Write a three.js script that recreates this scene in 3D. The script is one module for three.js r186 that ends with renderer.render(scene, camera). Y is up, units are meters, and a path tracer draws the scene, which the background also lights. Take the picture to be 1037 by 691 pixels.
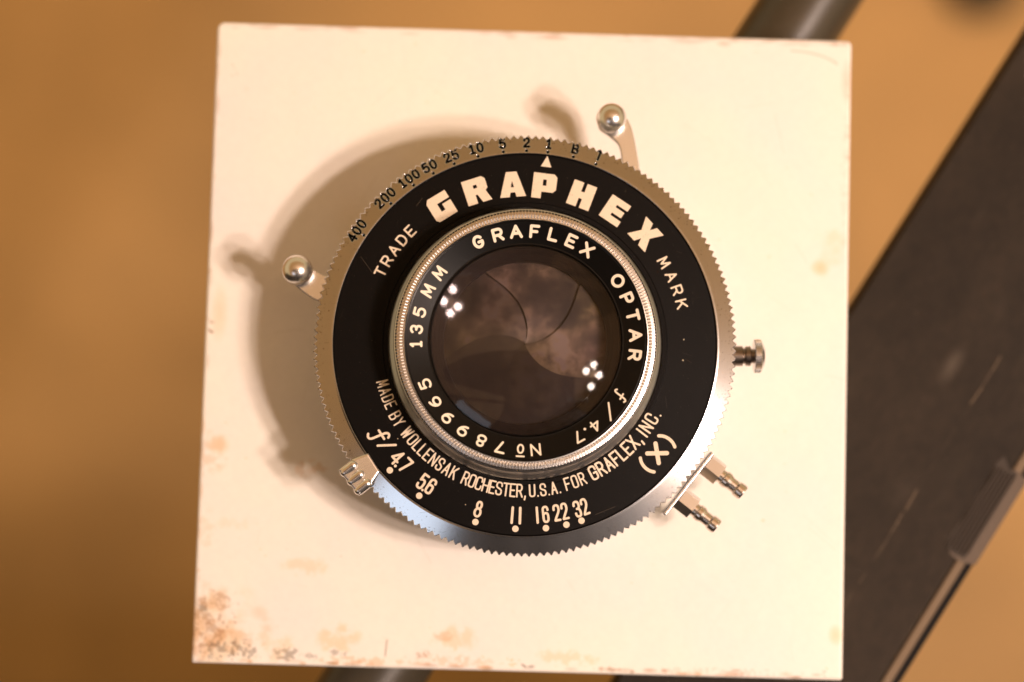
import * as THREE from 'three';
import { mergeGeometries } from 'three/addons/utils/BufferGeometryUtils.js';
import { RoundedBoxGeometry } from 'three/addons/geometries/RoundedBoxGeometry.js';
import { RectAreaLightUniformsLib } from 'three/addons/lights/RectAreaLightUniformsLib.js';

// Lengths below are written in millimetres and turned into metres by MM when a mesh is made.
const MM = 0.001, PI = Math.PI, V3 = (x, y, z) => new THREE.Vector3(x, y, z);

// ---------------------------------------------------------------- camera, room light, lamps, exposure
const scene = new THREE.Scene();
const renderer = new THREE.WebGLRenderer({ antialias: true });
renderer.toneMapping = THREE.LinearToneMapping;
renderer.toneMappingExposure = 1;
renderer.shadowMap.enabled = true;
const camera = new THREE.PerspectiveCamera(17.5365, 1024 / 682, 0.02, 20);
camera.position.set(-0.00590, 0.34789, 0.03076);
camera.rotation.set(-1.479971, -0.010284, 0.029028, 'XYZ');
camera.focus = 0.328;
camera.userData.fStop = 7;
const ROOM = [0.66, 0.485, 0.26];                      // the warm room all round
scene.background = new THREE.Color().setRGB(...ROOM);
RectAreaLightUniformsLib.init();
const LAMP_COLOR = new THREE.Color().setRGB(1, 0.79, 0.685), LAMP_POWER = 0.6, BULB_GLOW = 16;
const LAMP_AT = V3(432, 660, 132), COOL_COLOR = new THREE.Color().setRGB(0.76, 0.85, 1.0), COOL_GLOW = 0.95;

// ---------------------------------------------------------------- helpers
let seed = 7;
const rnd = () => { seed = (seed + 0x6d2b79f5) | 0; let t = Math.imul(seed ^ (seed >>> 15), 1 | seed); t = (t + Math.imul(t ^ (t >>> 7), 61 | t)) ^ t; return ((t ^ (t >>> 14)) >>> 0) / 4294967296; };
const rr = (a, b) => a + (b - a) * rnd();
const used = new Map();
function numbered(name) { const n = used.get(name) ?? 0; used.set(name, n + 1); return n ? `${name}_${String(n).padStart(3, '0')}` : name; }
function mesh(name, geo, mat, parent, at) {
  const list = [].concat(geo).map((g) => { const c = g.index ? g.toNonIndexed() : g.clone(); for (const k of Object.keys(c.attributes)) if (!['position', 'normal', 'uv'].includes(k)) c.deleteAttribute(k); return c; });
  const m = new THREE.Mesh((list.length > 1 ? mergeGeometries(list) : list[0]).scale(MM, MM, MM), mat);
  m.name = parent === scene ? numbered(name) : name; m.castShadow = m.receiveShadow = true;
  if (at) m.position.set(at[0] * MM, at[1] * MM, at[2] * MM);
  parent.add(m);
  return m;
}
function thing(name, label, category, at = [0, 0, 0], turn = 0) {
  const g = new THREE.Group(); g.name = numbered(name); g.position.set(at[0] * MM, at[1] * MM, at[2] * MM); g.rotation.y = turn;
  g.userData = { label, category }; scene.add(g);
  return g;
}
// turned profile: [radius, height] pairs; every straight run keeps its own crisp edge unless smooth
function lathe(pts, segs = 192, smooth = false) {
  const v = pts.map((p) => new THREE.Vector2(p[0], p[1]));
  if (smooth) return new THREE.LatheGeometry(v, segs).toNonIndexed();
  const parts = [];
  for (let i = 0; i + 1 < v.length; i++) parts.push(new THREE.LatheGeometry([v[i], v[i + 1]], segs).toNonIndexed());
  return mergeGeometries(parts);
}
function planarUV(g, half) {
  const p = g.attributes.position, uv = new Float32Array(p.count * 2);
  for (let i = 0; i < p.count; i++) { uv[2 * i] = p.getX(i) / (2 * half) + 0.5; uv[2 * i + 1] = 0.5 - p.getZ(i) / (2 * half); }
  return g.setAttribute('uv', new THREE.BufferAttribute(uv, 2));
}
// ring whose radius and height at each step round it come from rows of functions (angle) -> [r, h]
function sweepRing(rows, steps, flat = false) {
  const pos = [], n = rows.length;
  const at = (j, i) => { const a = (i / steps) * 2 * PI, [r, h] = rows[j](a, i); return [r * Math.sin(a), h, r * Math.cos(a)]; };
  const idx = [];
  for (let i = 0; i <= steps; i++) for (let j = 0; j < n; j++) pos.push(...at(j, i % steps === 0 ? 0 : i));
  for (let i = 0; i < steps; i++) for (let j = 0; j + 1 < n; j++) { const a = i * n + j, b = a + n; idx.push(a, b, a + 1, b, b + 1, a + 1); }
  let g = new THREE.BufferGeometry(); g.setAttribute('position', new THREE.Float32BufferAttribute(pos, 3)); g.setIndex(idx);
  g.setAttribute('uv', new THREE.Float32BufferAttribute(new Float32Array(pos.length / 3 * 2), 2));
  if (flat) g = g.toNonIndexed();
  g.computeVertexNormals();
  return g.index ? g.toNonIndexed() : g;
}
// flat plate with bevelled edges from an outline of [x, z], lying between two heights
function plate(outline, y0, y1, bevel = 0.15, curved = false) {
  const s = new THREE.Shape();
  if (outline instanceof THREE.Shape) s.copy(outline);
  else if (curved) s.setFromPoints(new THREE.CatmullRomCurve3(outline.map(([x, z]) => V3(x, -z, 0)), true, 'catmullrom', 0.5).getPoints(96).map((p) => new THREE.Vector2(p.x, p.y)));
  else s.setFromPoints(outline.map(([x, z]) => new THREE.Vector2(x, -z)));
  const g = new THREE.ExtrudeGeometry(s, { depth: y1 - y0 - 2 * bevel, bevelEnabled: bevel > 0, bevelThickness: bevel, bevelSize: bevel, bevelOffset: -bevel, bevelSegments: 3, curveSegments: 24 });
  return g.rotateX(-PI / 2).translate(0, y0 + bevel, 0);
}
// places a geometry whose axis is +y so that the axis points along dir from a point
function aim(g, from, dir) {
  const q = new THREE.Quaternion().setFromUnitVectors(V3(0, 1, 0), dir.clone().normalize());
  return g.applyQuaternion(q).translate(from.x, from.y, from.z);
}
function canvasOf(w, h, paint) { const c = document.createElement('canvas'); c.width = w; c.height = h; paint(c.getContext('2d'), w, h); return c; }
function texture(canvas, color = true) {
  const t = new THREE.CanvasTexture(canvas); t.colorSpace = color ? THREE.SRGBColorSpace : THREE.NoColorSpace; t.magFilter = THREE.LinearFilter; t.wrapS = t.wrapT = THREE.ClampToEdgeWrapping;
  return t;
}
// value noise, several octaves
function noise2(sd) {
  const hash = (x, y) => { let h = Math.imul(x, 374761393) + Math.imul(y, 668265263) + Math.imul(sd, 974634777); h = Math.imul(h ^ (h >>> 13), 1274126177); return ((h ^ (h >>> 16)) >>> 0) / 4294967296; };
  const n1 = (x, y) => { const ix = Math.floor(x), iy = Math.floor(y), fx = x - ix, fy = y - iy, u = fx * fx * (3 - 2 * fx), v = fy * fy * (3 - 2 * fy);
    return (hash(ix, iy) * (1 - u) + hash(ix + 1, iy) * u) * (1 - v) + (hash(ix, iy + 1) * (1 - u) + hash(ix + 1, iy + 1) * u) * v; };
  return (x, y, oct = 4) => { let s = 0, a = 0.5, t = 0; for (let i = 0; i < oct; i++, x *= 2.03, y *= 2.03, a *= 0.5) { s += a * n1(x + 17 * i, y - 31 * i); t += a; } return s / t; };
}
function perPixel(ctx, w, h, f) {
  const im = ctx.getImageData(0, 0, w, h), d = im.data;
  for (let y = 0, i = 0; y < h; y++) for (let x = 0; x < w; x++, i += 4) f(x, y, d, i);
  ctx.putImageData(im, 0, 0);
}

// ---------------------------------------------------------------- lettering: strokes in a box, x 0..1, y 0 (top)..1
const ROUND = {
  A: 'M0 1L.5 0L1 1M.2 .66L.8 .66', B: 'M0 0L0 1L.6 1C1.1 1 1.1 .5 .6 .5L0 .5M.6 .5C1 .5 1 0 .6 0L0 0', C: 'M.93 .2C.7 -.06 .35 -.03 .18 .12C-.06 .34 -.06 .66 .18 .88C.35 1.03 .7 1.06 .93 .8',
  D: 'M0 0L0 1L.45 1C1.18 1 1.18 0 .45 0Z', E: 'M1 0L0 0L0 1L1 1M0 .5L.8 .5', F: 'M1 0L0 0L0 1M0 .5L.8 .5', G: 'M.93 .2C.7 -.06 .35 -.03 .18 .12C-.06 .34 -.06 .66 .18 .88C.45 1.1 .95 1 .98 .55L.55 .55',
  H: 'M0 0L0 1M1 0L1 1M0 .5L1 .5', I: 'M.5 0L.5 1', K: 'M0 0L0 1M.95 0L0 .62M.38 .38L1 1', L: 'M0 0L0 1L1 1', M: 'M0 1L.1 0L.5 .8L.9 0L1 1', N: 'M0 1L0 0L1 1L1 0',
  O: 'M.5 0C.776 0 1 .224 1 .5C1 .776 .776 1 .5 1C.224 1 0 .776 0 .5C0 .224 .224 0 .5 0Z', P: 'M0 1L0 0L.6 0C1.12 0 1.12 .58 .6 .58L0 .58', R: 'M0 1L0 0L.6 0C1.1 0 1.1 .55 .6 .55L0 .55M.55 .55L1 1',
  S: 'M.95 .2C.8 -.1 .05 -.1 .05 .26C.05 .6 .98 .42 .98 .74C.98 1.1 .15 1.1 0 .78', T: 'M0 0L1 0M.5 0L.5 1', U: 'M0 0L0 .62C0 1.12 1 1.12 1 .62L1 0', W: 'M0 0L.25 1L.5 .1L.75 1L1 0', X: 'M0 0L1 1M1 0L0 1', Y: 'M0 0L.5 .5L1 0M.5 .5L.5 1',
  0: 'M.5 0C1.15 0 1.15 1 .5 1C-.15 1 -.15 0 .5 0Z', 1: 'M.2 .2L.55 0L.55 1M.2 1L.9 1', 2: 'M.03 .28C.05 -.1 .95 -.1 .95 .28C.95 .55 .2 .7 .02 1L1 1', 3: 'M.05 .15C.3 -.1 .95 -.05 .92 .26C.9 .45 .65 .48 .45 .48C.7 .48 1 .5 .98 .74C.95 1.1 .2 1.08 .02 .82',
  4: 'M.72 1L.72 0L0 .7L1 .7', 5: 'M.9 0L.15 0L.08 .46C.4 .3 1 .35 1 .68C1 1.08 .2 1.1 .02 .84', 6: 'M.85 .05C.3 .1 0 .4 .02 .7C.05 1.1 1 1.1 1 .68C1 .3 .1 .3 .02 .7', 7: 'M0 0L1 0L.35 1',
  8: 'M.5 .46C.02 .46 .02 0 .5 0C.98 0 .98 .46 .5 .46C-.12 .46 -.12 1 .5 1C1.12 1 1.12 .46 .5 .46Z', 9: 'M.15 .95C.7 .9 1 .6 .98 .3C.95 -.1 0 -.1 0 .32C0 .7 .9 .7 .98 .3',
  '.': 'M.5 1L.5 .99', ',': 'M.6 .95L.3 1.22', '/': 'M.5 -.02L.5 1.02', o: 'M.5 .35C.9 .35 .9 1 .5 1C.1 1 .1 .35 .5 .35ZM.1 .08L.9 .08',
  f: 'M.95 .05C.7 -.12 .56 .1 .52 .35L.4 .9C.34 1.15 .15 1.15 .02 1.02M.15 .42L.85 .42', F2: 'M1 .12C.86 -.12 .62 -.02 .58 .26L.46 .82C.4 1.16 .16 1.12 0 .98M.2 .36L.92 .36',
};
const NARROW = { ...ROUND,
  O: 'M.5 0C1 0 1 .12 1 .3L1 .7C1 .88 1 1 .5 1C0 1 0 .88 0 .7L0 .3C0 .12 0 0 .5 0Z', C: 'M1 .32C1 .1 .95 0 .5 0C0 0 0 .12 0 .3L0 .7C0 .88 0 1 .5 1C.95 1 1 .9 1 .68', G: 'M1 .3C1 .1 .95 0 .5 0C0 0 0 .12 0 .3L0 .7C0 .88 0 1 .5 1C1 1 1 .88 1 .7L1 .52L.55 .52',
  D: 'M0 0L0 1L.45 1C1 1 1 .85 1 .7L1 .3C1 .15 1 0 .45 0Z', S: 'M1 .28C1 .08 .9 0 .5 0C.05 0 0 .12 0 .26C0 .56 1 .42 1 .74C1 .9 .95 1 .5 1C.1 1 0 .92 0 .72', U: 'M0 0L0 .72C0 .92 .1 1 .5 1C.9 1 1 .92 1 .72L1 0',
  R: 'M0 1L0 0L.5 0C1.08 0 1.08 .52 .5 .52L0 .52M.55 .52L1 1', 1: 'M.5 0L.5 1', 2: 'M0 .28C0 .08 .1 0 .5 0C.95 0 1 .12 1 .28C1 .5 .15 .8 0 1L1 1', 3: 'M0 .24C.02 .06 .15 0 .5 0C.95 0 1 .12 1 .26C1 .42 .8 .47 .45 .48C.85 .48 1 .56 1 .74C1 .92 .9 1 .5 1C.12 1 0 .92 0 .76',
  5: 'M.95 0L.06 0L.04 .45C.3 .34 1 .3 1 .62L1 .72C1 .92 .9 1 .5 1C.12 1 0 .92 0 .76', 6: 'M1 .22C.98 .06 .85 0 .5 0C.05 0 0 .12 0 .3L0 .7C0 .9 .05 1 .5 1C.95 1 1 .9 1 .7C1 .45 .85 .42 .5 .42C.15 .42 0 .5 0 .6', '8': ROUND[8] };
function glyph(ctx, d, x, y, w, h, lw) {
  const t = d.match(/[MLCZ]|-?[\d.]+/g), X = (i) => x + (+t[i]) * w, Y = (i) => y + (+t[i]) * h;
  ctx.beginPath();
  for (let i = 0, c = ''; i < t.length;) {
    if (/[MLCZ]/.test(t[i])) c = t[i++];
    if (c === 'Z') ctx.closePath();
    else if (c === 'C') { ctx.bezierCurveTo(X(i), Y(i + 1), X(i + 2), Y(i + 3), X(i + 4), Y(i + 5)); i += 6; } else { ctx[c === 'M' ? 'moveTo' : 'lineTo'](X(i), Y(i + 1)); i += 2; }
  }
  ctx.lineWidth = lw; ctx.stroke();
}
// one letter centred at a radius and an angle (degrees clockwise from the top); inward letters have their tops towards the centre
function letter(ctx, ch, r, deg, w, h, lw, { inward = false, set = ROUND, lean = 0, tall = 0 } = {}) {
  ctx.save(); const a = deg * PI / 180;
  ctx.translate(r * Math.sin(a), -r * Math.cos(a)); ctx.rotate(a + (inward ? PI : 0) + lean);
  glyph(ctx, set[ch], -w / 2, -h / 2 - tall, w, h, lw);
  ctx.restore();
}
function word(ctx, text, r, a0, a1, w, h, lw, o = {}) {
  const wide = { I: 0.5, '.': 0.42, ',': 0.5, M: 1.15, W: 1.25, A: 1.02, L: 0.86, E: 0.9, F: 0.9, 1: 0.8 }, n = text.length, ws = [...text].map((c) => wide[c] ?? 1);
  const mid = []; let s = 0;
  for (let i = 0; i < n; i++) { mid.push(s + ws[i] / 2); s += ws[i]; }
  for (let i = 0; i < n; i++) letter(ctx, text[i], r, n > 1 ? a0 + (a1 - a0) * (mid[i] - mid[0]) / (mid[n - 1] - mid[0]) : a0, w * (ws[i] < 0.6 ? 0.4 : ws[i]), h, lw, o);
}
function dot(ctx, r, deg, rad) { const a = deg * PI / 180; ctx.beginPath(); ctx.arc(r * Math.sin(a), -r * Math.cos(a), rad, 0, 2 * PI); ctx.fill(); }

// lettering units: 6.72 to the millimetre
const U = 6.72;
function onDisc(size, half, paint) { return canvasOf(size, size, (ctx) => { ctx.save(); ctx.translate(size / 2, size / 2); ctx.scale(size / (2 * half * U), size / (2 * half * U)); ctx.lineCap = 'round'; ctx.lineJoin = 'round'; paint(ctx); ctx.restore(); }); }
const CREAM = '#ddcdb6';

// heavy block capitals of the shutter's name: outlines and counters in a box 24 wide, 27 high, centred
const BLOCK = {
  G: [[[-12, -9.5], [-9, -13.5], [12.5, -13.5], [12.5, -5], [-2.5, -5], [-2.5, 5.5], [3, 5.5], [3, -1.5], [12.5, -1.5], [12.5, 13.5], [-9.5, 13.5], [-12, 10.5]]],
  R: [[[-12.5, -13.5], [9.5, -13.5], [12.5, -10.5], [12.5, -0.5], [9.5, 2], [13.5, 13.5], [4, 13.5], [0.5, 4], [-2.4, 4], [-2.4, 13.5], [-12.5, 13.5]], [[-2.4, -7], [2.2, -7], [2.6, -6.4], [2.6, -3.1], [2.2, -2.5], [-2.4, -2.5]]],
  A: [[[-5.5, -13.5], [5.5, -13.5], [13.5, 13.5], [4, 13.5], [2.8, 8.5], [-2.8, 8.5], [-4, 13.5], [-13.5, 13.5]], [[0, -5.5], [2.2, 3.5], [-2.2, 3.5]]],
  P: [[[-12.5, -13.5], [9.5, -13.5], [12.5, -10.5], [12.5, 3], [9.5, 6], [-3, 6], [-3, 13.5], [-12.5, 13.5]], [[-2.4, -7.5], [1.8, -7.5], [2.3, -6.8], [2.3, -0.6], [1.8, 0], [-2.4, 0]]],
  H: [[[-12.5, -13.5], [-2.3, -13.5], [-2.3, -3.4], [2.3, -3.4], [2.3, -13.5], [12.5, -13.5], [12.5, 13.5], [2.3, 13.5], [2.3, 3.4], [-2.3, 3.4], [-2.3, 13.5], [-12.5, 13.5]]],
  E: [[[-11.5, -13.5], [11.5, -13.5], [11.5, -7], [-2, -7], [-2, -3.2], [9.5, -3.2], [9.5, 3], [-2, 3], [-2, 7], [11.5, 7], [11.5, 13.5], [-11.5, 13.5]]],
  X: [[[-13.5, -13.5], [-3.5, -13.5], [0, -5.5], [3.5, -13.5], [13.5, -13.5], [6, 0], [13.5, 13.5], [3.5, 13.5], [0, 5.5], [-3.5, 13.5], [-13.5, 13.5], [-6, 0]]],
};
const faceCanvas = onDisc(2048, 29, (c) => {
  c.fillStyle = '#0c0a09'; c.fillRect(-400, -400, 800, 800);
  for (let i = 0; i < 420; i++) { c.fillStyle = `rgba(150,140,120,${rr(0.04, 0.22)})`; dot(c, rr(140, 194), rr(0, 360), rr(0.15, 0.45)); }     // dust in the paint
  for (const [dx, dy, r] of [[159, 17, 0.9], [160, -4, 0.8], [187, -90, 0.7], [120, 68, 0.6], [-60, 162, 0.6], [-128, 96, 0.6]]) { c.fillStyle = 'rgba(220,205,175,.75)'; c.beginPath(); c.arc(dx, dy, r, 0, 7); c.fill(); }
  c.strokeStyle = 'rgba(150,130,105,.38)'; c.lineWidth = 0.5;
  for (const [x0, y0, x1, y1] of [[-166, -88, -153, -70], [70, 172, 90, 164], [-110, -140, -104, -148]]) { c.beginPath(); c.moveTo(x0, y0); c.lineTo(x1, y1); c.stroke(); }
  c.fillStyle = c.strokeStyle = CREAM; c.lineWidth = 1.6;
  [['G', -31.5, 163], ['R', -17.7, 163], ['A', -4.6, 162.5], ['P', 7, 161.5], ['H', 20.8, 161.5], ['E', 34, 163], ['X', 47.7, 165]].forEach(([ch, deg, r]) => {
    c.save(); const a = deg * PI / 180; c.translate(r * Math.sin(a), -r * Math.cos(a)); c.rotate(a); c.beginPath();
    for (const loop of BLOCK[ch]) { loop.forEach(([x, y], i) => c[i ? 'lineTo' : 'moveTo'](x * 0.94, y * 0.94)); c.closePath(); }
    c.fill('evenodd'); c.lineWidth = 0.8; c.stroke(); c.restore();
  });
  { c.save(); const a = 6.8 * PI / 180; c.rotate(a); c.beginPath(); c.moveTo(0, -193.2); c.lineTo(5.4, -181.4); c.lineTo(-5.4, -181.4); c.closePath(); c.fill(); c.restore(); }
  word(c, 'TRADE', 163, -63.6, -45.5, 7.4, 10.2, 1.9);
  word(c, 'MARK', 163, 59.6, 75.8, 7.6, 10.2, 1.9);
  const B = { inward: true, set: NARROW };
  word(c, 'MADE', 148.8, 254.2, 245.3, 4.6, 11.2, 1.5, B); word(c, 'BY', 149.5, 240.9, 237.9, 4.9, 11.6, 1.6, B);
  word(c, 'WOLLENSAK', 148.6, 232.9, 208.8, 5.0, 12.2, 1.75, B); word(c, 'ROCHESTER,', 148.2, 203.8, 180.2, 5.2, 12.2, 1.75, B);
  word(c, 'U.S.A.', 148.2, 177.4, 166.8, 4.9, 11.4, 1.75, B); word(c, 'FOR', 147.5, 163.4, 157.3, 5.0, 11.8, 1.7, B);
  word(c, 'GRAFLEX,', 147, 152.4, 130.2, 6.0, 13.4, 2.1, B); word(c, 'INC.', 147.8, 127.6, 118.2, 5.8, 13, 1.95, B);
  // (X)
  letter(c, 'X', 172.5, 129.9, 13, 15, 4.4, { inward: true });
  c.lineWidth = 3.4;
  for (const s of [-1, 1]) { c.save(); const a = (129.9 - s * 5.4) * PI / 180; c.translate(173 * Math.sin(a), -173 * Math.cos(a)); c.rotate(a + PI); c.beginPath(); c.arc(-s * 13.5, 0, 16, s > 0 ? -0.66 : PI - 0.66, s > 0 ? 0.66 : PI + 0.66); c.stroke(); c.restore(); }
  // aperture scale
  const N = { inward: true, set: NARROW };
  letter(c, 'F2', 173.6, 237.8, 14, 17.5, 2.5, { inward: true }); letter(c, '/', 172.8, 233.6, 5, 17.5, 2.4, { inward: true, lean: 0.6 });
  letter(c, '4', 172.4, 228.3, 7.6, 14.5, 2.5, N); letter(c, '7', 171.6, 224.4, 6.4, 14.5, 2.5, N); dot(c, 179.4, 226.6, 1.5); dot(c, 186.4, 226.8, 3.3);
  letter(c, '5', 172.8, 216.6, 5.4, 14.8, 2.5, N); letter(c, '6', 172.2, 213.4, 5.4, 14.8, 2.5, N); dot(c, 179.8, 215, 1.4); dot(c, 186.4, 214.8, 3.3);
  letter(c, '8', 173, 195.8, 6.2, 14.8, 2.4, N); dot(c, 186.2, 195.6, 3.3);
  letter(c, '1', 173, 184.4, 5, 15.2, 2.7, N); letter(c, '1', 173, 181.8, 5, 15.2, 2.7, N); dot(c, 186.4, 183.1, 3.3);
  letter(c, '1', 172.9, 176.1, 5, 15, 2.5, N); letter(c, '6', 172.9, 173.3, 4.8, 15, 2.4, N); dot(c, 186.6, 173.7, 3.3);
  letter(c, '2', 173, 169.6, 4.9, 15, 2.4, N); letter(c, '2', 173, 166.9, 4.9, 15, 2.4, N); dot(c, 186.6, 167.3, 3.3);
  letter(c, '3', 174.4, 162.7, 4.9, 15, 2.4, N); letter(c, '2', 174.4, 160.1, 4.9, 15, 2.4, N); dot(c, 186.7, 162.5, 3.3);
  for (let i = 0; i < 2600; i++) { c.fillStyle = `rgba(26,20,14,${rr(0.06, 0.4)})`; dot(c, rr(140, 192), rr(0, 360), rr(0.12, 0.42)); }   // print rubbed thin
  for (let i = 0; i < 260; i++) { c.fillStyle = `rgba(205,190,160,${rr(0.08, 0.4)})`; dot(c, rr(140, 193.5), rr(0, 360), rr(0.12, 0.34)); }
  for (let i = 0; i < 26; i++) { const a = rr(0, 7), r = rr(150, 190), l = rr(3, 16), b = rr(0, 7); c.strokeStyle = `rgba(165,145,115,${rr(0.08, 0.26)})`; c.lineWidth = rr(0.2, 0.45); c.beginPath(); c.moveTo(r * Math.cos(a), r * Math.sin(a)); c.lineTo(r * Math.cos(a) + l * Math.cos(b), r * Math.sin(a) + l * Math.sin(b)); c.stroke(); }
});
const speedMarks = (base, ink) => (c) => {
  c.fillStyle = base; c.fillRect(-400, -400, 800, 800);
  c.fillStyle = c.strokeStyle = ink;
  for (const [t, deg] of [['400', -56], ['200', -43.7], ['100', -35], ['50', -28.2], ['25', -21.4], ['10', -14], ['5', -6.4], ['2', 0.5], ['1', 6.8], ['B', 14.5], ['T', 21.5]]) {
    [...t].forEach((ch, i) => letter(c, ch, t === 'T' ? 206.8 : 205.8, deg + (i - (t.length - 1) / 2) * 2.35, 5.3, 9.2, 2.1));
    dot(c, 196.8, deg, 1.5);
  }
};
const ringCanvas = onDisc(2048, 32.5, (c) => {
  speedMarks('#c9cbce', '#0b0908')(c);
  for (let i = 0; i < 900; i++) { c.fillStyle = `rgba(58,44,32,${rr(0.04, 0.3)})`; dot(c, rr(206, 214) - (rnd() < 0.3 ? rr(0, 10) : 0), rr(0, 360), rr(0.2, 0.9)); }
  for (let i = 0; i < 130; i++) { const a = rr(0, 360) * PI / 180, r = rr(194, 211); c.strokeStyle = `rgba(60,50,42,${rr(0.05, 0.25)})`; c.lineWidth = rr(0.2, 0.5); c.beginPath(); c.moveTo(r * Math.sin(a), -r * Math.cos(a)); c.lineTo((r + rr(-5, 5)) * Math.sin(a + rr(-0.03, 0.03)), -(r + rr(-3, 3)) * Math.cos(a)); c.stroke(); }
});
const ringBump = onDisc(1024, 32.5, speedMarks('#ffffff', '#000000'));
const nameCanvas = onDisc(1024, 18, (c) => {
  c.fillStyle = '#0a0908'; c.fillRect(-200, -200, 400, 400);
  c.fillStyle = c.strokeStyle = '#e6d9c4';
  const put = (ch, deg, w = 8.4, h = 10.6, lw = 3.0, r = 109) => letter(c, ch, r, deg, w, h, lw);
  [['G', -25.7], ['R', -14.8], ['A', -5.1, 10], ['F', 4.7, 7.4], ['L', 14.6, 7.4], ['E', 24.6, 7.8], ['X', 34.2, 9.2], ['O', 57.1, 10.6], ['P', 67.5, 7.8], ['T', 77, 8.8], ['A', 87.4, 10], ['R', 97.8, 8.2]].forEach((a) => put(...a));
  put('f', 120.6, 8, 12.5, 1.9); letter(c, '/', 109, 130.6, 6, 17, 1.9, { lean: 0.75 }); put('4', 141, 8.4, 10, 1.9); dot(c, 105.6, 146.6, 1.4); put('7', 151.5, 7.6, 10, 1.9);
  put('N', 175, 8.6, 10.6, 1.9); put('o', 182.9, 9, 12.5, 1.8, 110);
  [['7', 193.4], ['8', 204], ['9', 214.9], ['9', 225.3], ['6', 235.5], ['5', 246.3]].forEach(([ch, d]) => put(ch, d, 8.2, 10.4, 2.3));
  [['1', 267.8, 5.5], ['3', 275.7, 7], ['5', 284.8, 7.6], ['M', 297, 9.8], ['M', 308, 9.8]].forEach(([ch, d, w]) => put(ch, d, w, 10.4, 2.5));
});

// ---------------------------------------------------------------- materials
const std = (color, roughness, metalness = 0, more = {}) => new THREE.MeshPhysicalMaterial({ color: new THREE.Color().setRGB(...color), roughness, metalness, ...more });
const M = {
  hexNickel: std([0.70, 0.66, 0.62], 0.3, 1),  rim: std([0.84, 0.82, 0.80], 0.3, 1), knob: std([0.78, 0.74, 0.70], 0.27, 1),  satin: std([0.62, 0.61, 0.61], 0.34, 1),  nickel: std([0.72, 0.71, 0.71], 0.25, 1), chrome: std([0.82, 0.79, 0.75], 0.1, 1), dullNickel: std([0.5, 0.47, 0.44], 0.34, 1), brassy: std([0.74, 0.67, 0.60], 0.26, 1), bright: std([0.9, 0.88, 0.86], 0.27, 1), blackMetal: std([0.012, 0.011, 0.010], 0.45),
  face: std([1, 1, 1], 0.42, 0, { specularIntensity: 0.2, bumpMap: texture(faceCanvas, false), bumpScale: 0.00004, map: texture(faceCanvas) }), ring: std([1, 1, 1], 0.18, 1, { map: texture(ringCanvas), bumpMap: texture(ringBump, false), bumpScale: 0.00012 }), name: std([1, 1, 1], 0.3, 0, { map: texture(nameCanvas), specularIntensity: 0.28, clearcoat: 0.08, clearcoatRoughness: 0.08 }),
  glass: std([0.97, 0.93, 0.95], 0.025, 0, { transmission: 1, thickness: 0, ior: 1.6, specularIntensity: 0.5 }), rearGlass: std([0.93, 0.88, 0.9], 0.035, 0, { transmission: 1, thickness: 0, ior: 1.5, specularIntensity: 0.5 }),
};

// ---------------------------------------------------------------- the floor far below
const floorCanvas = canvasOf(1024, 1024, (c, w, h) => { const n = noise2(3); perPixel(c, w, h, (x, y, d, i) => { const v = 0.84 + 0.3 * n(x / 95, y / 95, 5); d[i] = Math.min(255, 208 * v); d[i + 1] = 167 * v; d[i + 2] = 107 * v; d[i + 3] = 255; }); });
const ceiling = mesh('ceiling', new THREE.BoxGeometry(4600, 40, 4600).translate(0, 1320, 0), std([0.78, 0.61, 0.4], 0.9), scene);
ceiling.userData.kind = 'structure';
const floorTex = texture(floorCanvas); floorTex.wrapS = floorTex.wrapT = THREE.RepeatWrapping; floorTex.repeat.set(5, 5);
const floor = mesh('floor', new THREE.BoxGeometry(5000, 20, 5000).translate(0, -710, 0), std([1, 1, 1], 0.6, 0, { map: floorTex }), scene);
floor.userData.kind = 'structure';

// ---------------------------------------------------------------- two dark rails under the board
const along = V3(-0.518, 0, 0.855), across = V3(0.855, 0, 0.518);
const railTurn = Math.atan2(-along.z, along.x);                        // local x runs along the rail, local z across it (towards the lower right is -z or +z, see side)
const rail = thing('flat_rail', 'wide flat black rail with scratched dusty top and tan edge, right of the white board', 'rail', [across.x * 59.5, -10.1, across.z * 59.5], railTurn);
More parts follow.
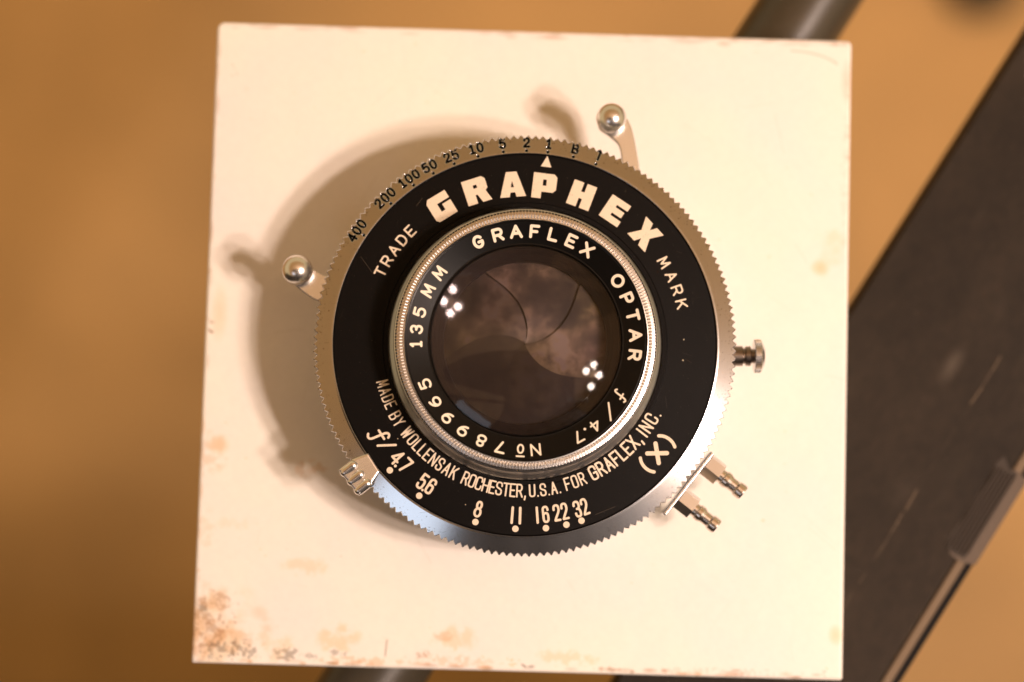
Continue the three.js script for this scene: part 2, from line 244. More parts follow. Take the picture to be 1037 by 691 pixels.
// in the rail's own axes x = along; z = -across
const railCanvas = canvasOf(2048, 256, (c, w, h) => {
  const n = noise2(11), n2 = noise2(29);
  perPixel(c, w, h, (x, y, d, i) => { const v = n(x / 90, y / 60, 5), s = n2(x / 7, y / 7, 2), k = 33 + 14 * (v - 0.4) + 7 * (s - 0.5); d[i] = k * 1.28; d[i + 1] = k * 1.06; d[i + 2] = k * 0.83; d[i + 3] = 255; });
  const blot = (x, y, rx, ry, a) => { c.save(); c.translate(x, y); c.scale(rx, ry); const g = c.createRadialGradient(0, 0, 0, 0, 0, 1); g.addColorStop(0, `rgba(150,138,124,${a})`); g.addColorStop(1, 'rgba(150,138,124,0)'); c.fillStyle = g; c.fillRect(-1, -1, 2, 2); c.restore(); };
  for (let i = 0; i < 60; i++) blot(rr(0, w), rr(0, h), rr(6, 40), rr(5, 26), rr(0.02, 0.09));
  blot(848, 132, 22, 13, 0.34); blot(1150, 170, 30, 20, 0.14);
  for (let i = 0; i < 500; i++) { c.fillStyle = `rgba(170,155,135,${rr(0.05, 0.3)})`; c.fillRect(rr(0, w), rr(0, h), rr(0.6, 1.6), rr(0.6, 1.6)); }
  c.strokeStyle = 'rgba(176,150,118,.62)'; c.lineCap = 'round';                         // the long broken scratch
  for (const [x0, x1, a, lw] of [[660, 742, 0.5, 1.6], [822, 866, 0.9, 2], [870, 940, 0.22, 1], [948, 985, 0.75, 2], [985, 1014, 0.55, 1.3], [1026, 1034, 0.6, 1.6], [1046, 1058, 0.5, 1.6], [1080, 1180, 0.2, 1]])
    for (let x = x0; x < x1;) { const l = rr(5, 22); c.lineWidth = lw * rr(0.6, 1.1); c.globalAlpha = a * rr(0.5, 1); c.beginPath(); c.moveTo(x, 175 + rr(-0.8, 0.8)); c.lineTo(Math.min(x1, x + l), 175 + rr(-0.8, 0.8)); c.stroke(); x += l + (rnd() < 0.3 ? rr(1, 6) : 0); }
  c.globalAlpha = 1;
});
const railTop = planarBox(new RoundedBoxGeometry(420, 12, 35.8, 3, 0.5), 420, 35.8);
function planarBox(g, w, d) { const p = g.attributes.position, uv = new Float32Array(p.count * 2); for (let i = 0; i < p.count; i++) { uv[2 * i] = p.getX(i) / w + 0.5; uv[2 * i + 1] = p.getZ(i) / d + 0.5; } return g.setAttribute('uv', new THREE.BufferAttribute(uv, 2)); }
// the rail's far (upper left) edge lies 41 across, its near edge 79 across; the middle is at 59.5
mesh('rail_panel', railTop.translate(0, -6, 0.6), std([1, 1, 1], 0.6, 0, { specularIntensity: 0.22, map: texture(railCanvas), bumpMap: texture(railCanvas, false), bumpScale: 0.00015 }), rail);
mesh('edge_strip', new RoundedBoxGeometry(420, 2.2, 1.5, 2, 0.3).translate(0, -1.3, -18.1), std([0.16, 0.11, 0.065], 0.6, 0, { specularIntensity: 0.5 }), rail).userData.label = 'tan edge strip';
mesh('side_trim', new RoundedBoxGeometry(420, 10.6, 1.6, 2, 0.3).translate(0, -7.0, -19.5), std([0.012, 0.010, 0.009], 0.8, 0, { specularIntensity: 0.3 }), rail);
{ // ribbed scrap of tape wrapped over the edge
  const g = [plate([[-7.8, -16.2], [-3, -16.0], [2, -15.8], [8.6, -15.6], [8.9, -17.2], [8.2, -19.9], [-8.2, -19.95], [-8.6, -17.8]], -0.05, 0.12, 0.06)];
  const tape = mesh('tape', [...g, new RoundedBoxGeometry(16, 3.4, 0.4, 2, 0.15).translate(0, -1.6, -20.05)], std([0.115, 0.086, 0.064], 0.7, 0, { specularIntensity: 0.5 }), rail, [-18.5, 0, 0]);
  tape.userData.label = 'ribbed grey scrap of tape';
  const ribs = []; for (let i = 0; i < 6; i++) ribs.push(new THREE.CapsuleGeometry(0.2, 15, 4, 8).rotateZ(PI / 2).translate(rr(-0.3, 0.3), 0.27, -15.0 - i * 0.62));
  mesh('rib', [...ribs, plate([[-9.6, -14.9], [-8.1, -14.4], [-5.2, -14.7], [-1.5, -14.4], [2.2, -14.6], [5.2, -14.2], [8.0, -14.5], [8.4, -16.4], [8.1, -18.2], [-8.4, -18.2], [-8.2, -16.6]], -0.05, 0.16, 0.06)], std([0.045, 0.034, 0.026], 0.7, 0, { specularIntensity: 0.5 }), tape).userData.label = 'raised grey ribs';
}
const tube = thing('round_rail', 'dark round metal tube with a highlight, emerging above the white board', 'tube', [across.x * 7.8, -17.7, across.z * 7.8], railTurn);
mesh('tube', new THREE.CylinderGeometry(7.6, 7.6, 420, 64, 1, false).rotateZ(PI / 2), std([0.05, 0.04, 0.026], 0.33), tube);

// a dark foot standing on the floor, cut by the upper right corner of the frame
const foot = thing('rubber_foot', 'blurred dark rubber foot on the tan floor at the top right corner', 'furniture foot', [226, -700, -246]);
mesh('base', lathe([[0, 0.1], [16, 0.1], [19, 2], [19, 16], [15, 26], [11, 30], [0, 30]], 48), std([0.10, 0.08, 0.05], 0.6), foot);
mesh('leg', aim(new THREE.CylinderGeometry(10, 10, 180, 32).translate(0, 90, 0), V3(0, 24, 0), V3(0.25, 0.8, -0.55)), std([0.04, 0.036, 0.028], 0.4), foot);

// ---------------------------------------------------------------- white lens board
const S = 50.8;
const boardCanvas = canvasOf(2048, 2048, (c, w, h) => {
  const n = noise2(5), n2 = noise2(41), K = w / (2 * S), P = (mm) => (mm + S) * K;
  perPixel(c, w, h, (x, y, d, i) => { const v = n(x / 300, y / 300, 4) - 0.5, s = n2(x / 16, y / 16, 3) - 0.5, k = 1 + 0.035 * v + 0.02 * s; d[i] = 232 * k; d[i + 1] = (226 + 2 * v) * k; d[i + 2] = (217 - 8 * v) * k; d[i + 3] = 255; });
  const blot = (x, z, rx, rz, col, a, turn = 0) => { c.save(); c.translate(P(x), P(z)); c.rotate(turn); c.scale(rx * K, rz * K); const g = c.createRadialGradient(0, 0, 0, 0, 0, 1); g.addColorStop(0, `rgba(${col},${a})`); g.addColorStop(0.55, `rgba(${col},${a * 0.6})`); g.addColorStop(1, `rgba(${col},0)`); c.fillStyle = g; c.fillRect(-1, -1, 2, 2); c.restore(); };
  const cloud = (x, z, r, k, col, a) => { for (let i = 0; i < k; i++) { const t = rr(0, 7), q = r * Math.sqrt(rnd()); blot(x + q * Math.cos(t), z + q * Math.sin(t) * 0.8, rr(0.15, 0.5) * r * 0.6, rr(0.12, 0.4) * r * 0.6, col, a * rr(0.3, 1), rr(0, 3)); } };
  const specks = (x, z, rx, rz, k, col, a, lo = 0.06, hi = 0.35) => { for (let i = 0; i < k; i++) { c.save(); c.translate(P(x + rr(-rx, rx)), P(z + rr(-rz, rz))); c.rotate(rr(-0.6, 0.9)); c.fillStyle = `rgba(${col},${a * rr(0.3, 1)})`; c.beginPath(); c.ellipse(0, 0, rr(lo, hi) * K * 1.6, rr(lo, hi) * K * 0.6, 0, 0, 7); c.fill(); c.restore(); } };
  const stain = (x, z, rx, rz, col, a, lo = 0.42, hi = 0.62, grain = 26) => { // mottled patch with ragged edges
    const x0 = Math.max(0, Math.floor(P(x - rx))), x1 = Math.min(w, Math.ceil(P(x + rx))), y0 = Math.max(0, Math.floor(P(z - rz))), y1 = Math.min(h, Math.ceil(P(z + rz)));
    if (x1 <= x0 || y1 <= y0) return;
    const im = c.getImageData(x0, y0, x1 - x0, y1 - y0), d = im.data;
    for (let py = y0, i = 0; py < y1; py++) for (let px = x0; px < x1; px++, i += 4) {
      const u = (px - P(x)) / (rx * K), v = (py - P(z)) / (rz * K), e = 1 - u * u - v * v;
      if (e <= 0) continue;
      const q = n2(px / grain + 71, py / grain + 13, 5) - 0.22 * (1 - e), t = Math.min(1, Math.max(0, (q - lo + 0.1 * e) / (hi - lo))), m = 0.4 * a * t * (0.6 + 0.4 * t) * Math.min(1, e * 1.6);
      for (let k = 0; k < 3; k++) d[i + k] += (col[k] - d[i + k]) * m;
    }
    c.putImageData(im, x0, y0);
  };
  const RUST = [196, 136, 82], BROWN = [132, 92, 60], DARK = [70, 56, 44], OCHRE = [214, 176, 120];
  stain(-47, 45, 9, 8, OCHRE, 0.75, 0.3, 0.6, 60); stain(-48.5, 44.5, 5.5, 7, RUST, 0.7, 0.36, 0.6, 30); stain(-46, 47.5, 8, 4, RUST, 0.55, 0.4, 0.62, 22); stain(-48.2, 45, 4, 6.5, BROWN, 0.8, 0.52, 0.62, 12); stain(-45, 48.6, 6.5, 2.2, DARK, 0.85, 0.53, 0.61, 9); stain(-49.2, 42.2, 1, 0.8, DARK, 0.9, 0.3, 0.5, 9); stain(-46.8, 41, 4, 2.2, BROWN, 0.6, 0.54, 0.62, 10);
  stain(-36.2, 49, 3, 1.6, DARK, 0.9, 0.45, 0.57, 8); stain(-38, 47.8, 5, 3, OCHRE, 0.6, 0.4, 0.6, 30); stain(-38.7, 44.6, 2.2, 1.6, RUST, 0.35, 0.3, 0.6, 20);
  stain(-28, 46.5, 4.2, 3, OCHRE, 0.85, 0.32, 0.58, 26); stain(-28.2, 48.7, 2, 0.8, DARK, 0.7, 0.48, 0.58, 8); stain(-32.2, 49.3, 1.2, 0.7, DARK, 0.7, 0.44, 0.56, 8); stain(-24, 49.8, 9, 1, RUST, 0.7, 0.46, 0.6, 12);
  stain(-10, 46, 4.5, 2.6, OCHRE, 0.75, 0.32, 0.56, 24); stain(-11.5, 45.6, 2.2, 1.0, RUST, 0.75, 0.3, 0.55, 14); stain(-14.8, 48.5, 1.5, 0.9, BROWN, 0.8, 0.4, 0.56, 8); stain(-11, 49.4, 9, 1.2, RUST, 0.55, 0.46, 0.6, 10); stain(8, 48.4, 6, 1.8, OCHRE, 0.7, 0.4, 0.6, 18); stain(14, 50, 3, 0.6, BROWN, 0.8, 0.46, 0.56, 8);
  stain(33, 50, 16, 0.9, [196, 138, 116], 0.5, 0.44, 0.58, 10); stain(34, 50, 2, 0.6, BROWN, 0.8, 0.44, 0.54, 7); stain(-49, 18, 3.4, 4, RUST, 0.5, 0.36, 0.6, 22); stain(-49.5, 30, 2.2, 4, RUST, 0.3, 0.38, 0.6, 18); stain(-44, 29, 4.5, 1.6, OCHRE, 0.3, 0.36, 0.6, 26); stain(-33.5, 20.2, 3.4, 1.9, RUST, 0.55, 0.38, 0.6, 14); stain(-33.4, 35.4, 4.6, 2, OCHRE, 0.6, 0.34, 0.6, 24);
  stain(47.6, -17, 3.6, 5.6, OCHRE, 0.5, 0.34, 0.75, 40); stain(50, -30, 0.9, 18, [205, 160, 140], 0.3, 0.4, 0.6, 14);
  const rust = '186,120,62', brown = '120,78,46', grey = '74,60,48', pink = '205,150,128', ochre = '205,160,92';
  specks(-47.2, 45.2, 3.4, 4.6, 26, brown, 0.45, 0.04, 0.2); specks(-45.5, 48.3, 4.5, 1.5, 20, grey, 0.45, 0.04, 0.2); blot(-40.5, 42.8, 1.6, 1.3, rust, 0.16);
  c.strokeStyle = 'rgba(90,68,50,.6)'; c.lineWidth = 0.16 * K; c.beginPath(); c.moveTo(P(-20.5), P(46.4)); c.lineTo(P(-20.7), P(49)); c.stroke();
  specks(-4, 49.3, 5, 0.8, 10, ochre, 0.5); specks(2, 50, 1.2, 0.3, 5, grey, 0.5); specks(47.8, 49.6, 0.25, 0.7, 5, brown, 0.5); blot(49.6, 43.8, 1.3, 1.8, ochre, 0.35);
  blot(-47.9, 16.8, 2.0, 1.8, ochre, 0.25); specks(-49.9, -1.8, 0.35, 1.1, 7, brown, 0.6); blot(-48.6, -4, 1.5, 5, ochre, 0.22); specks(-28, 27, 9, 7, 14, brown, 0.18, 0.05, 0.16);
  blot(46.2, -14, 1.6, 1.4, ochre, 0.4); specks(50.3, -30, 0.2, 14, 12, pink, 0.5); blot(50.2, -44, 1.2, 4, pink, 0.3);
  for (let i = 0; i < 60; i++) blot(rr(-50, 50), -50.2 + rr(-0.5, 0.5), rr(0.5, 3), rr(0.2, 0.6), rnd() < 0.5 ? pink : brown, rr(0.05, 0.24));
  for (let i = 0; i < 26; i++) blot(-50.4 + rr(-0.3, 0.3), rr(-50, 50), rr(0.2, 0.5), rr(0.4, 2.5), rnd() < 0.5 ? rust : brown, rr(0.05, 0.24));
  for (let i = 0; i < 30; i++) blot(rr(-50, 50), 50.3 + rr(-0.3, 0.2), rr(0.4, 2), rr(0.2, 0.5), rnd() < 0.5 ? rust : brown, rr(0.15, 0.5));
  for (let i = 0; i < 60; i++) { const x = rr(-50, 50), z = rr(-50, 50), a = rr(0, 7), l = rr(1, 7); c.strokeStyle = `rgba(150,128,100,${rr(0.05, 0.2)})`; c.lineWidth = rr(0.8, 2.2); c.beginPath(); c.moveTo(P(x), P(z)); c.lineTo(P(x + l * Math.cos(a)), P(z + l * Math.sin(a))); c.stroke(); }
  c.strokeStyle = 'rgba(176,122,98,.4)'; c.lineWidth = 0.22 * K; c.beginPath(); c.moveTo(P(41), P(-48.9)); c.quadraticCurveTo(P(46), P(-48.8), P(48.6), P(-46.9)); c.stroke();
  specks(0, 0, 50, 50, 90, ochre, 0.25, 0.04, 0.22); specks(-47.8, -42.8, 0.5, 1.2, 4, brown, 0.5, 0.05, 0.14); specks(29.6, -13.5, 0.7, 0.4, 3, brown, 0.25); specks(38, 26, 0.3, 0.3, 2, ochre, 0.6); specks(31, 19, 0.3, 0.3, 2, ochre, 0.6);
});
const boardShape = new THREE.Shape(); { const a = S, c = [[-a, -a, 0.3], [a, -a, 0.5], [a, a, 0.8], [-a, a, 1.2]]; // outline runs lower left, lower right, upper right, upper left, each corner worn to its own radius
  c.forEach(([x, y, r], k) => { const sx = Math.sign(x), sy = Math.sign(y), t = [PI, 1.5 * PI, 0, 0.5 * PI][k]; if (!k) boardShape.moveTo(x, y + r); boardShape.absarc(x - sx * r, y - sy * r, r, t, t + PI / 2); }); boardShape.closePath(); }
const boardBump = canvasOf(1024, 1024, (c, w, h) => { const n = noise2(77); perPixel(c, w, h, (x, y, d, i) => { const v = 128 + 110 * (n(x / 22, y / 22, 4) - 0.5); d[i] = d[i + 1] = d[i + 2] = v; d[i + 3] = 255; }); });
const board = mesh('lens_board', planarUV(plate(boardShape, -10, 0, 0.55), S), std([1, 1, 1], 0.46, 0, { map: texture(boardCanvas), bumpMap: texture(boardBump, false), bumpScale: 0.00012 }), scene);
board.userData = { label: 'square white painted lens board with rust-stained lower edge, carrying the shutter and lens', category: 'lens board' };

// ---------------------------------------------------------------- shutter and lens
const lens = thing('shutter_lens', 'round black and silver camera shutter with glass lens, mounted on the white board', 'camera lens', [-0.5, 0, 1.0], 1.65 * PI / 180);
mesh('shutter_housing', lathe([[30.2, 0.03], [30.6, 0.5], [30.6, 9.6], [29, 10], [0, 10]], 192), M.dullNickel, lens);
{ // toothed speed ring
  const teeth = 178, per = 6, steps = teeth * per, chamfer = (r) => 17.75 - (r - 28.9) * 0.365;
  const wear = []; for (let i = 0; i < teeth; i++) wear.push(rr(-0.05, 0.04) - (rnd() < 0.06 ? rr(0.08, 0.2) : 0));
  const tooth = (i) => { const k = (i % per) / per; return 31.32 + 0.56 * Math.min(1, Math.max(0, (1 - Math.abs(2 * k - 1)) * 1.25 - 0.1)) + wear[Math.floor(i / per) % teeth] * ((i % per) > 1 && (i % per) < 5 ? 1 : 0.3); };
  const rows = [(a, i) => [tooth(i), 10.2], (a, i) => [tooth(i), chamfer(tooth(i)) - 0.16]];
  const top = [(a, i) => [tooth(i), chamfer(tooth(i)) - 0.16], (a, i) => [tooth(i) - 0.14, chamfer(tooth(i) - 0.14)], () => [31.0, chamfer(31.0)], () => [29.15, chamfer(29.15)]];
  const cone = [() => [31.0, chamfer(31.0)], () => [29.15, chamfer(29.15)]];
  mesh('speed_ring', [planarUV(sweepRing(rows, steps, true), 32.5), planarUV(sweepRing(top.slice(0, 3), steps, true), 32.5), planarUV(sweepRing(cone, 384), 32.5),
    planarUV(lathe([[29.15, chamfer(29.15)], [28.93, chamfer(29.15) + 0.05], [28.85, chamfer(29.15)], [28.8, 17.2]], 256), 32.5), planarUV(lathe([[31.2, 10.2], [29.5, 10.2]], 192), 32.5)], M.ring, lens).userData.label = 'silver toothed ring with stamped shutter speeds';
}
mesh('face_plate', planarUV(lathe([[28.85, 17.3], [28.6, 17.52], [21.4, 17.9], [21.2, 17.8], [20.6, 17.8]], 256), 29), M.face, lens).userData.label = 'black face plate with cream lettering and aperture scale';
// the lens cell: flange, milled rim, lettered ring, glass
const cell = mesh('lens_cell', [lathe([[20.45, 17.6], [20.4, 18.0], [20.25, 18.2], [19.72, 18.75], [19.6, 18.9], [19.55, 22.9]], 256), lathe([[19.55, 22.9], [19.52, 23.2], [19.45, 23.42], [19.3, 23.5]], 256, true)], M.satin, lens);
{
  const ridges = 250, per = 4, steps = ridges * per, k = (i) => (i % per < 2 ? 0 : 0.34);
  const rows = [() => [19.34, 23.1], (a, i) => [19.3 - k(i) * 0.4, 23.6 - k(i)], (a, i) => [19.08, 23.92 - k(i) * 1.15], (a, i) => [18.6, 24.08 - k(i) * 1.2], (a, i) => [18.2, 24.0 - k(i) * 0.9], () => [18.12, 23.7]];
  mesh('milled_rim', [sweepRing(rows, steps, true), lathe([[18.12, 23.7], [18.06, 23.9], [17.96, 23.92], [17.9, 23.8], [17.87, 23.3]], 256)], M.rim, cell);
}
const nameRing = mesh('name_ring', planarUV(lathe([[17.87, 23.4], [17.6, 23.5], [14.5, 22.75], [14.3, 22.75], [14.15, 22.5], [14.0, 22.1]], 256), 18), M.name, lens);
nameRing.userData.label = 'glossy black ring with engraved white lettering';
const sphereCap = (R, r, top, hollow) => { const pts = [], n = 40; for (let i = 0; i <= n; i++) { const q = r * (1 - i / n); pts.push([Math.max(q, 0.001), hollow ? top + R - Math.sqrt(R * R - q * q) : top - R + Math.sqrt(R * R - q * q)]); } return lathe(pts, 128, true); };
mesh('front_glass', sphereCap(38, 14.1, 25.25, false), M.glass, lens);
mesh('rear_glass', sphereCap(37, 13.9, 19.5, true), M.rearGlass, lens);
mesh('lens_barrel', lathe([[14.05, 22.3], [13.98, 21.8], [13.1, 19.9], [12.3, 18.6], [12.2, 17.2]], 128), std([0.012, 0.010, 0.010], 0.5), lens);
mesh('back_wall', lathe([[13, 16.2], [0.001, 16.2]], 64), M.blackMetal, lens);
const leafTex = texture(canvasOf(512, 512, (c, w, h) => { const n = noise2(91), n2 = noise2(17); perPixel(c, w, h, (x, y, d, i) => { const v = 0.12 + 1.75 * n(x / 80, y / 80, 4) ** 1.3 * (0.5 + 0.9 * n2(x / 22, y / 22, 4)), p = n2(x / 140, y / 140, 2); d[i] = Math.min(255, 205 * v); d[i + 1] = Math.min(255, 205 * v * (0.93 + 0.1 * p)); d[i + 2] = Math.min(255, 200 * v * (1.02 - 0.24 * p)); d[i + 3] = 255; }); }));  // mottle paints dirt and the cloudy haze of the glass into the leaf colour
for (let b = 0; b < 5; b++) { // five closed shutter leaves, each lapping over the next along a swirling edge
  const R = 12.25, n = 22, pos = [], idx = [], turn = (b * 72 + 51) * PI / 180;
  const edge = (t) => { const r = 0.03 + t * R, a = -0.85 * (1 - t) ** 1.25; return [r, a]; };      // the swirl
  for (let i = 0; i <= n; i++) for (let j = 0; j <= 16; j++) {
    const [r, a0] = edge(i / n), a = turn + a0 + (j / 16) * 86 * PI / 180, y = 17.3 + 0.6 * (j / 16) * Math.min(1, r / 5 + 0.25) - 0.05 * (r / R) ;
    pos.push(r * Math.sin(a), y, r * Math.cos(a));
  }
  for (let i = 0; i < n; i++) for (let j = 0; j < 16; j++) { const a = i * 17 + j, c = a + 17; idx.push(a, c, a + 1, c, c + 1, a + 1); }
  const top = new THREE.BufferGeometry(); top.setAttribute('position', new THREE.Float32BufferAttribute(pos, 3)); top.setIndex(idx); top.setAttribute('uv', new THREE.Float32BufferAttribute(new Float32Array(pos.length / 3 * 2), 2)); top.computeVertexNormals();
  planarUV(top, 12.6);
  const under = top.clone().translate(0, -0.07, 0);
  const tone = [0.72, 0.62, 0.34, 0.1, 0.11][b];  // lit and dark reflections in the lens, painted as a tone per leaf
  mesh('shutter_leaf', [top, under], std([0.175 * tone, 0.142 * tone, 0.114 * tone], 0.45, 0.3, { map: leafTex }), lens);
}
// levers: flat arms with a ball on the end
function lever(name, label, outline, ball) {
  const arm = mesh(name, plate(outline, 11.6, 12.7, 0.18, true), M.nickel, lens); arm.userData.label = label;
  mesh('knob', [new THREE.SphereGeometry(2.32, 48, 32).translate(ball[0], 14.3, ball[1]), new THREE.CylinderGeometry(0.9, 1.1, 1.2, 24).translate(ball[0], 12.6, ball[1])], M.knob, arm);
}
lever('cocking_lever', 'curved silver lever with ball knob at the top', [[12.2, -36.2], [14.6, -36.4], [16.3, -34.2], [17.2, -30.4], [17.7, -26.6], [17.4, -23.5], [14.7, -24.2], [14.9, -27.5], [14.9, -29.4], [14.4, -31.2], [13.0, -32.5], [11.6, -33.6], [11.4, -35]], [13.3, -34.9]);
lever('release_lever', 'short silver lever with ball knob at left', [[-35.6, -12.8], [-33.9, -13.1], [-32.3, -11.9], [-30.6, -10.9], [-28, -10.2], [-28, -6.4], [-30.2, -6.7], [-31.6, -7.0], [-33.2, -7.9], [-35.2, -9.6], [-36.1, -11.1]], [-34.5, -11.5]);
{ // diaphragm pointer at the lower left: a tab over the ring with a ridged grip outside
  const out = V3(-0.788, 0, 0.616), side = V3(0.616, 0, 0.788), P2 = (r, s) => [out.x * r + side.x * s, out.z * r + side.z * s];
  const tab = mesh('aperture_pointer', [plate([P2(28.55, -1.5), P2(28.85, 1.8), P2(31, 2.5), P2(33.5, 2.7), P2(33.6, -2.25), P2(31, -2.25)], 16.3, 17.95, 0.35), plate([P2(30.6, -1.9), P2(33.3, -2.0), P2(33.3, 2.4), P2(30.6, 2.2)], 14.2, 16.6, 0.2)], M.bright, lens);
  tab.userData.label = 'small silver aperture pointer with ridged grip at lower left';
  const grip = []; for (let i = 0; i < 3; i++) { const [x, z] = P2(31.5, -1.45 + i * 1.7); grip.push(aim(new THREE.CapsuleGeometry(0.84, 1.5, 8, 20).translate(0, 0.75, 0), V3(x, 17.55, z), V3(out.x, -0.2, out.z))); }
  mesh('grip_ridge', grip, M.bright, tab);
}
const facet = (g) => { const q = g.index ? g.toNonIndexed() : g; q.computeVertexNormals(); return q; };
{ // flash terminal at the lower right: a tangent plate with two posts
  const out = V3(0.783, 0, 0.622), side = V3(-0.622, 0, 0.783);
  const at = (r, s, y) => V3(out.x * r + side.x * s, y, out.z * r + side.z * s);
  const bas = new THREE.Matrix4().makeBasis(side.clone().negate(), V3(0, 1, 0), out.clone()), put = (g, r, s, y) => g.applyMatrix4(bas).translate(...at(r, s, y).toArray());
  const term = mesh('flash_terminal', put(new RoundedBoxGeometry(12.0, 4.6, 0.7, 3, 0.25), 32.35, 1.0, 11.6), M.nickel, lens);
  term.userData.label = 'flash terminal plate with two posts at lower right';
  for (const s of [-1.0 - 2.35 + 0.15, 3.3]) {
    const hex = new THREE.CylinderGeometry(1.82, 1.82, 2.6, 6).toNonIndexed(), neck = new THREE.CylinderGeometry(1.05, 1.05, 0.7, 24);
    const post = mesh('terminal_post', [aim(lathe([[0.001, 0], [1.08, 0], [1.08, 1.0], [1.24, 1.2], [1.28, 1.8], [1.02, 2.4], [1.0, 3.4], [1.2, 3.7], [1.24, 4.6], [1.12, 4.9], [0.5, 4.95], [0.45, 4.6], [0.001, 4.6]], 32), at(35.0, s, 11.6), out)], M.brassy, term);
    mesh('hex_nut', [aim(facet(hex).rotateY(0.16), at(34.1, s, 11.6), out)], M.hexNickel, post);
    mesh('washer', [aim(neck, at(32.5, s, 11.6), out)], M.blackMetal, post);
  }
}
{ // thumb screw at the right: neck, washer and a coin-edged slotted head
  const base = V3(31.0, 11.4, 1.36), out = V3(1, 0, 0.0);
  const neck = mesh('side_screw', [aim(lathe([[0.001, 0], [1.55, 0], [1.55, 2.3], [1.2, 2.45], [1.2, 2.7], [1.5, 2.8], [1.55, 3.5], [1.1, 3.7], [1.1, 4.4]], 48), base, out)], std([0.22, 0.18, 0.15], 0.3, 1), lens);
  neck.userData.label = 'slotted thumb screw at right';
  const per = 4, rows = (y, r) => (a, i) => [r - (i % per < 2 ? 0 : 0.12), y];
  const head = mergeGeometries([sweepRing([rows(0, 2.42), rows(0.12, 2.55), rows(0.95, 2.55), rows(1.1, 2.4)], 44 * per, true), lathe([[0.001, 0], [2.4, 0]], 48), lathe([[2.35, 1.1], [1.7, 1.5], [0.001, 1.6]], 48)].map((g) => (g.index ? g.toNonIndexed() : g)));
  const hd = mesh('screw_head', [aim(head, V3(35.1, 11.4, 1.36), out)], M.nickel, neck);
}

// ---------------------------------------------------------------- lamps of the room, outside the frame
const fixture = thing('ceiling_lamp', 'four-bulb ceiling lamp hanging to the right, outside the picture', 'ceiling lamp', LAMP_AT.toArray());
{
  const l = LAMP_AT.clone().normalize(), tx = V3(l.y, -l.x, 0).normalize(), tz = V3().crossVectors(tx, l).normalize(); if (tz.z < 0) tz.negate();
  const glow = new THREE.MeshStandardMaterial({ color: 0xffffff, emissive: LAMP_COLOR, emissiveIntensity: BULB_GLOW });
  const hub = l.clone().multiplyScalar(95), metal = std([0.5, 0.4, 0.28], 0.4, 1);
  mesh('canopy', aim(lathe([[0.001, -10], [30, -10], [38, 0], [38, 14], [12, 24], [8, 400], [0.001, 400]], 48), hub, l), metal, fixture);
  for (const [u, v] of [[0, -60], [-46, -16], [45, 2], [0, 76]]) {
    const p = tx.clone().multiplyScalar(u).addScaledVector(tz, v), back = p.clone().addScaledVector(l, 30), dir = back.clone().sub(hub), len = dir.length();
    mesh('lamp_arm', [aim(new THREE.CylinderGeometry(5, 5, len, 12).translate(0, len / 2, 0), hub, dir), aim(new THREE.CylinderGeometry(14, 14, 26, 24), p.clone().addScaledVector(l, 36), l)], metal, fixture);
    const bulb = mesh('bulb', new THREE.SphereGeometry(22, 32, 24).translate(p.x, p.y, p.z), glow, fixture);
    const pt = new THREE.PointLight(LAMP_COLOR, LAMP_POWER); pt.castShadow = true; pt.shadow.radius = 1.05; pt.position.copy(p).multiplyScalar(MM); fixture.add(pt); pt.name = 'bulb_glow';
  }
}
{ // added dark panels and legs below the picture, put there to shade the floor
  const cross = thing('added_cross_rail', 'added dark panels on legs, unseen below the picture, placed to shade the floor', 'rail', [-40, -23, 67]);
  const dark = std([0.02, 0.017, 0.014], 0.5);
  mesh('added_shade_panel', new RoundedBoxGeometry(640, 14, 260, 3, 2).translate(0, -7, 130), dark, cross);
  mesh('added_shade_shelf', new RoundedBoxGeometry(620, 16, 300, 3, 2).translate(-60, -570, 193), dark, cross);
  for (const x of [-300, 250]) mesh('leg', new RoundedBoxGeometry(26, 662, 26, 3, 3).translate(x, -345, 240), dark, cross);
}
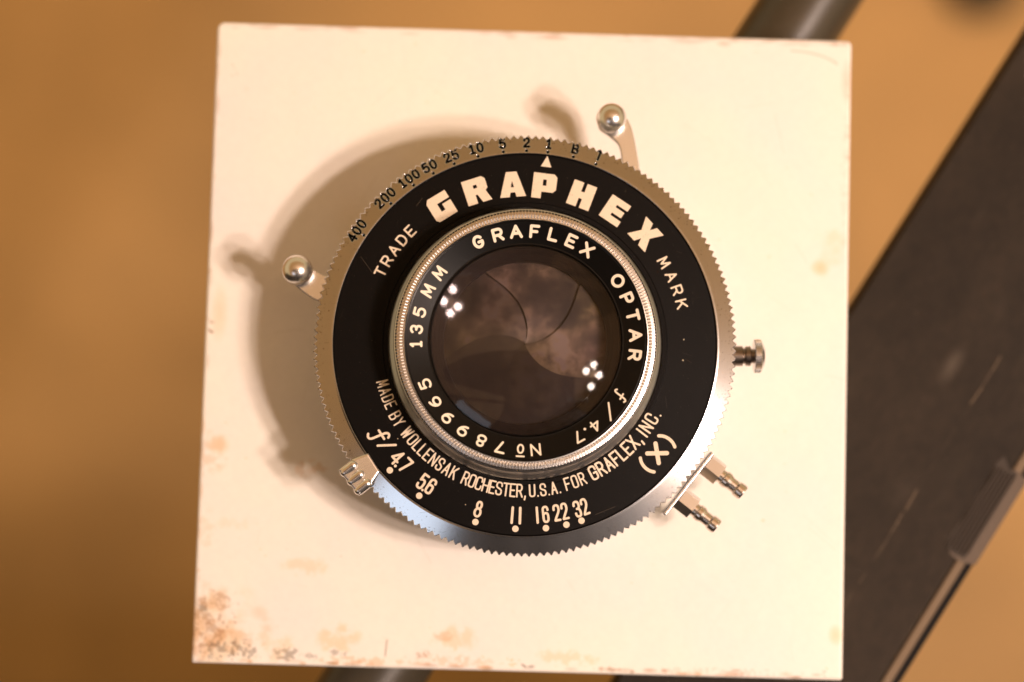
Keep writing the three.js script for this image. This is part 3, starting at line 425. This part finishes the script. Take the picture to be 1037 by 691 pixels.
{ // added black cloth for the unseen figure at the camera; darkens reflections and floor
  const cloth = thing('added_black_cloth', 'added black cloth on a bar, outside the frame, placed to darken the reflections and the floor', 'cloth', [30, 0, 135]);
  const W = 96, H = 56, pos = [], idx = [], path = new THREE.CatmullRomCurve3([V3(0, -685, 100), V3(0, -420, 62), V3(0, -200, 18), V3(0, 40, 26), V3(0, 330, 110), V3(0, 560, 170), V3(0, 655, 120), V3(0, 675, 0), V3(0, 660, -130)]);
  for (let i = 0; i <= W; i++) for (let j = 0; j <= H; j++) {
    const u = i / W, v = j / H, p = path.getPoint(v), fold = 10 * Math.sin(u * 46 + 2 * v) + 6 * Math.sin(u * 91 + 1), left = -620 + 490 * THREE.MathUtils.smoothstep(v, 0.36, 0.44) - 430 * THREE.MathUtils.smoothstep(v, 0.76, 0.88), x = left + (310 - 40 * v - left) * u, lean = v > 0.7 ? (v - 0.7) * 330 * (1.9 * u - 1.1) ** 2 : 0;
    pos.push(x, p.y + fold * v + (v > 0.75 ? 18 * Math.sin(u * 17) * (v - 0.75) * 4 : 0), p.z + fold * (1 - v) + lean);
  }
  for (let i = 0; i < W; i++) for (let j = 0; j < H; j++) { const a = i * (H + 1) + j, b = a + H + 1; idx.push(a, b, a + 1, b, b + 1, a + 1); }
  const g = new THREE.BufferGeometry(); g.setAttribute('position', new THREE.Float32BufferAttribute(pos, 3)); g.setIndex(idx); g.setAttribute('uv', new THREE.Float32BufferAttribute(new Float32Array(pos.length / 3 * 2), 2)); g.computeVertexNormals();
  mesh('sheet', [g, g.clone().translate(0, 0, 3)], std([0.012, 0.011, 0.011], 0.9), cloth);
  mesh('bar', new THREE.CylinderGeometry(9, 9, 1000, 24).rotateZ(PI / 2).translate(-150, 590, 140), M.blackMetal, cloth);
}
{ // window with dull bluish daylight, beyond the lower left of the picture
  const win = thing('window', 'window with dull bluish light, beyond the lower left of the picture', 'window', [-610, 1097, 815]);
  win.lookAt(0, 0, 0);
  const glow = new THREE.MeshStandardMaterial({ color: 0x000000, emissive: COOL_COLOR, emissiveIntensity: COOL_GLOW });
  mesh('pane', new THREE.BoxGeometry(460, 300, 4), glow, win);
  mesh('frame', [[0, 170, 560, 40], [0, -170, 560, 40], [-250, 0, 40, 300], [250, 0, 40, 300]].map(([x, y, w, h]) => new RoundedBoxGeometry(w, h, 40, 2, 4).translate(x, y, 0)), std([0.5, 0.42, 0.3], 0.5), win);
  const area = new THREE.RectAreaLight(COOL_COLOR, COOL_GLOW, 0.46, 0.3); area.name = 'window_light'; area.position.set(0, 0, 0.006); area.rotation.y = PI; win.add(area);
}
renderer.render(scene, camera);
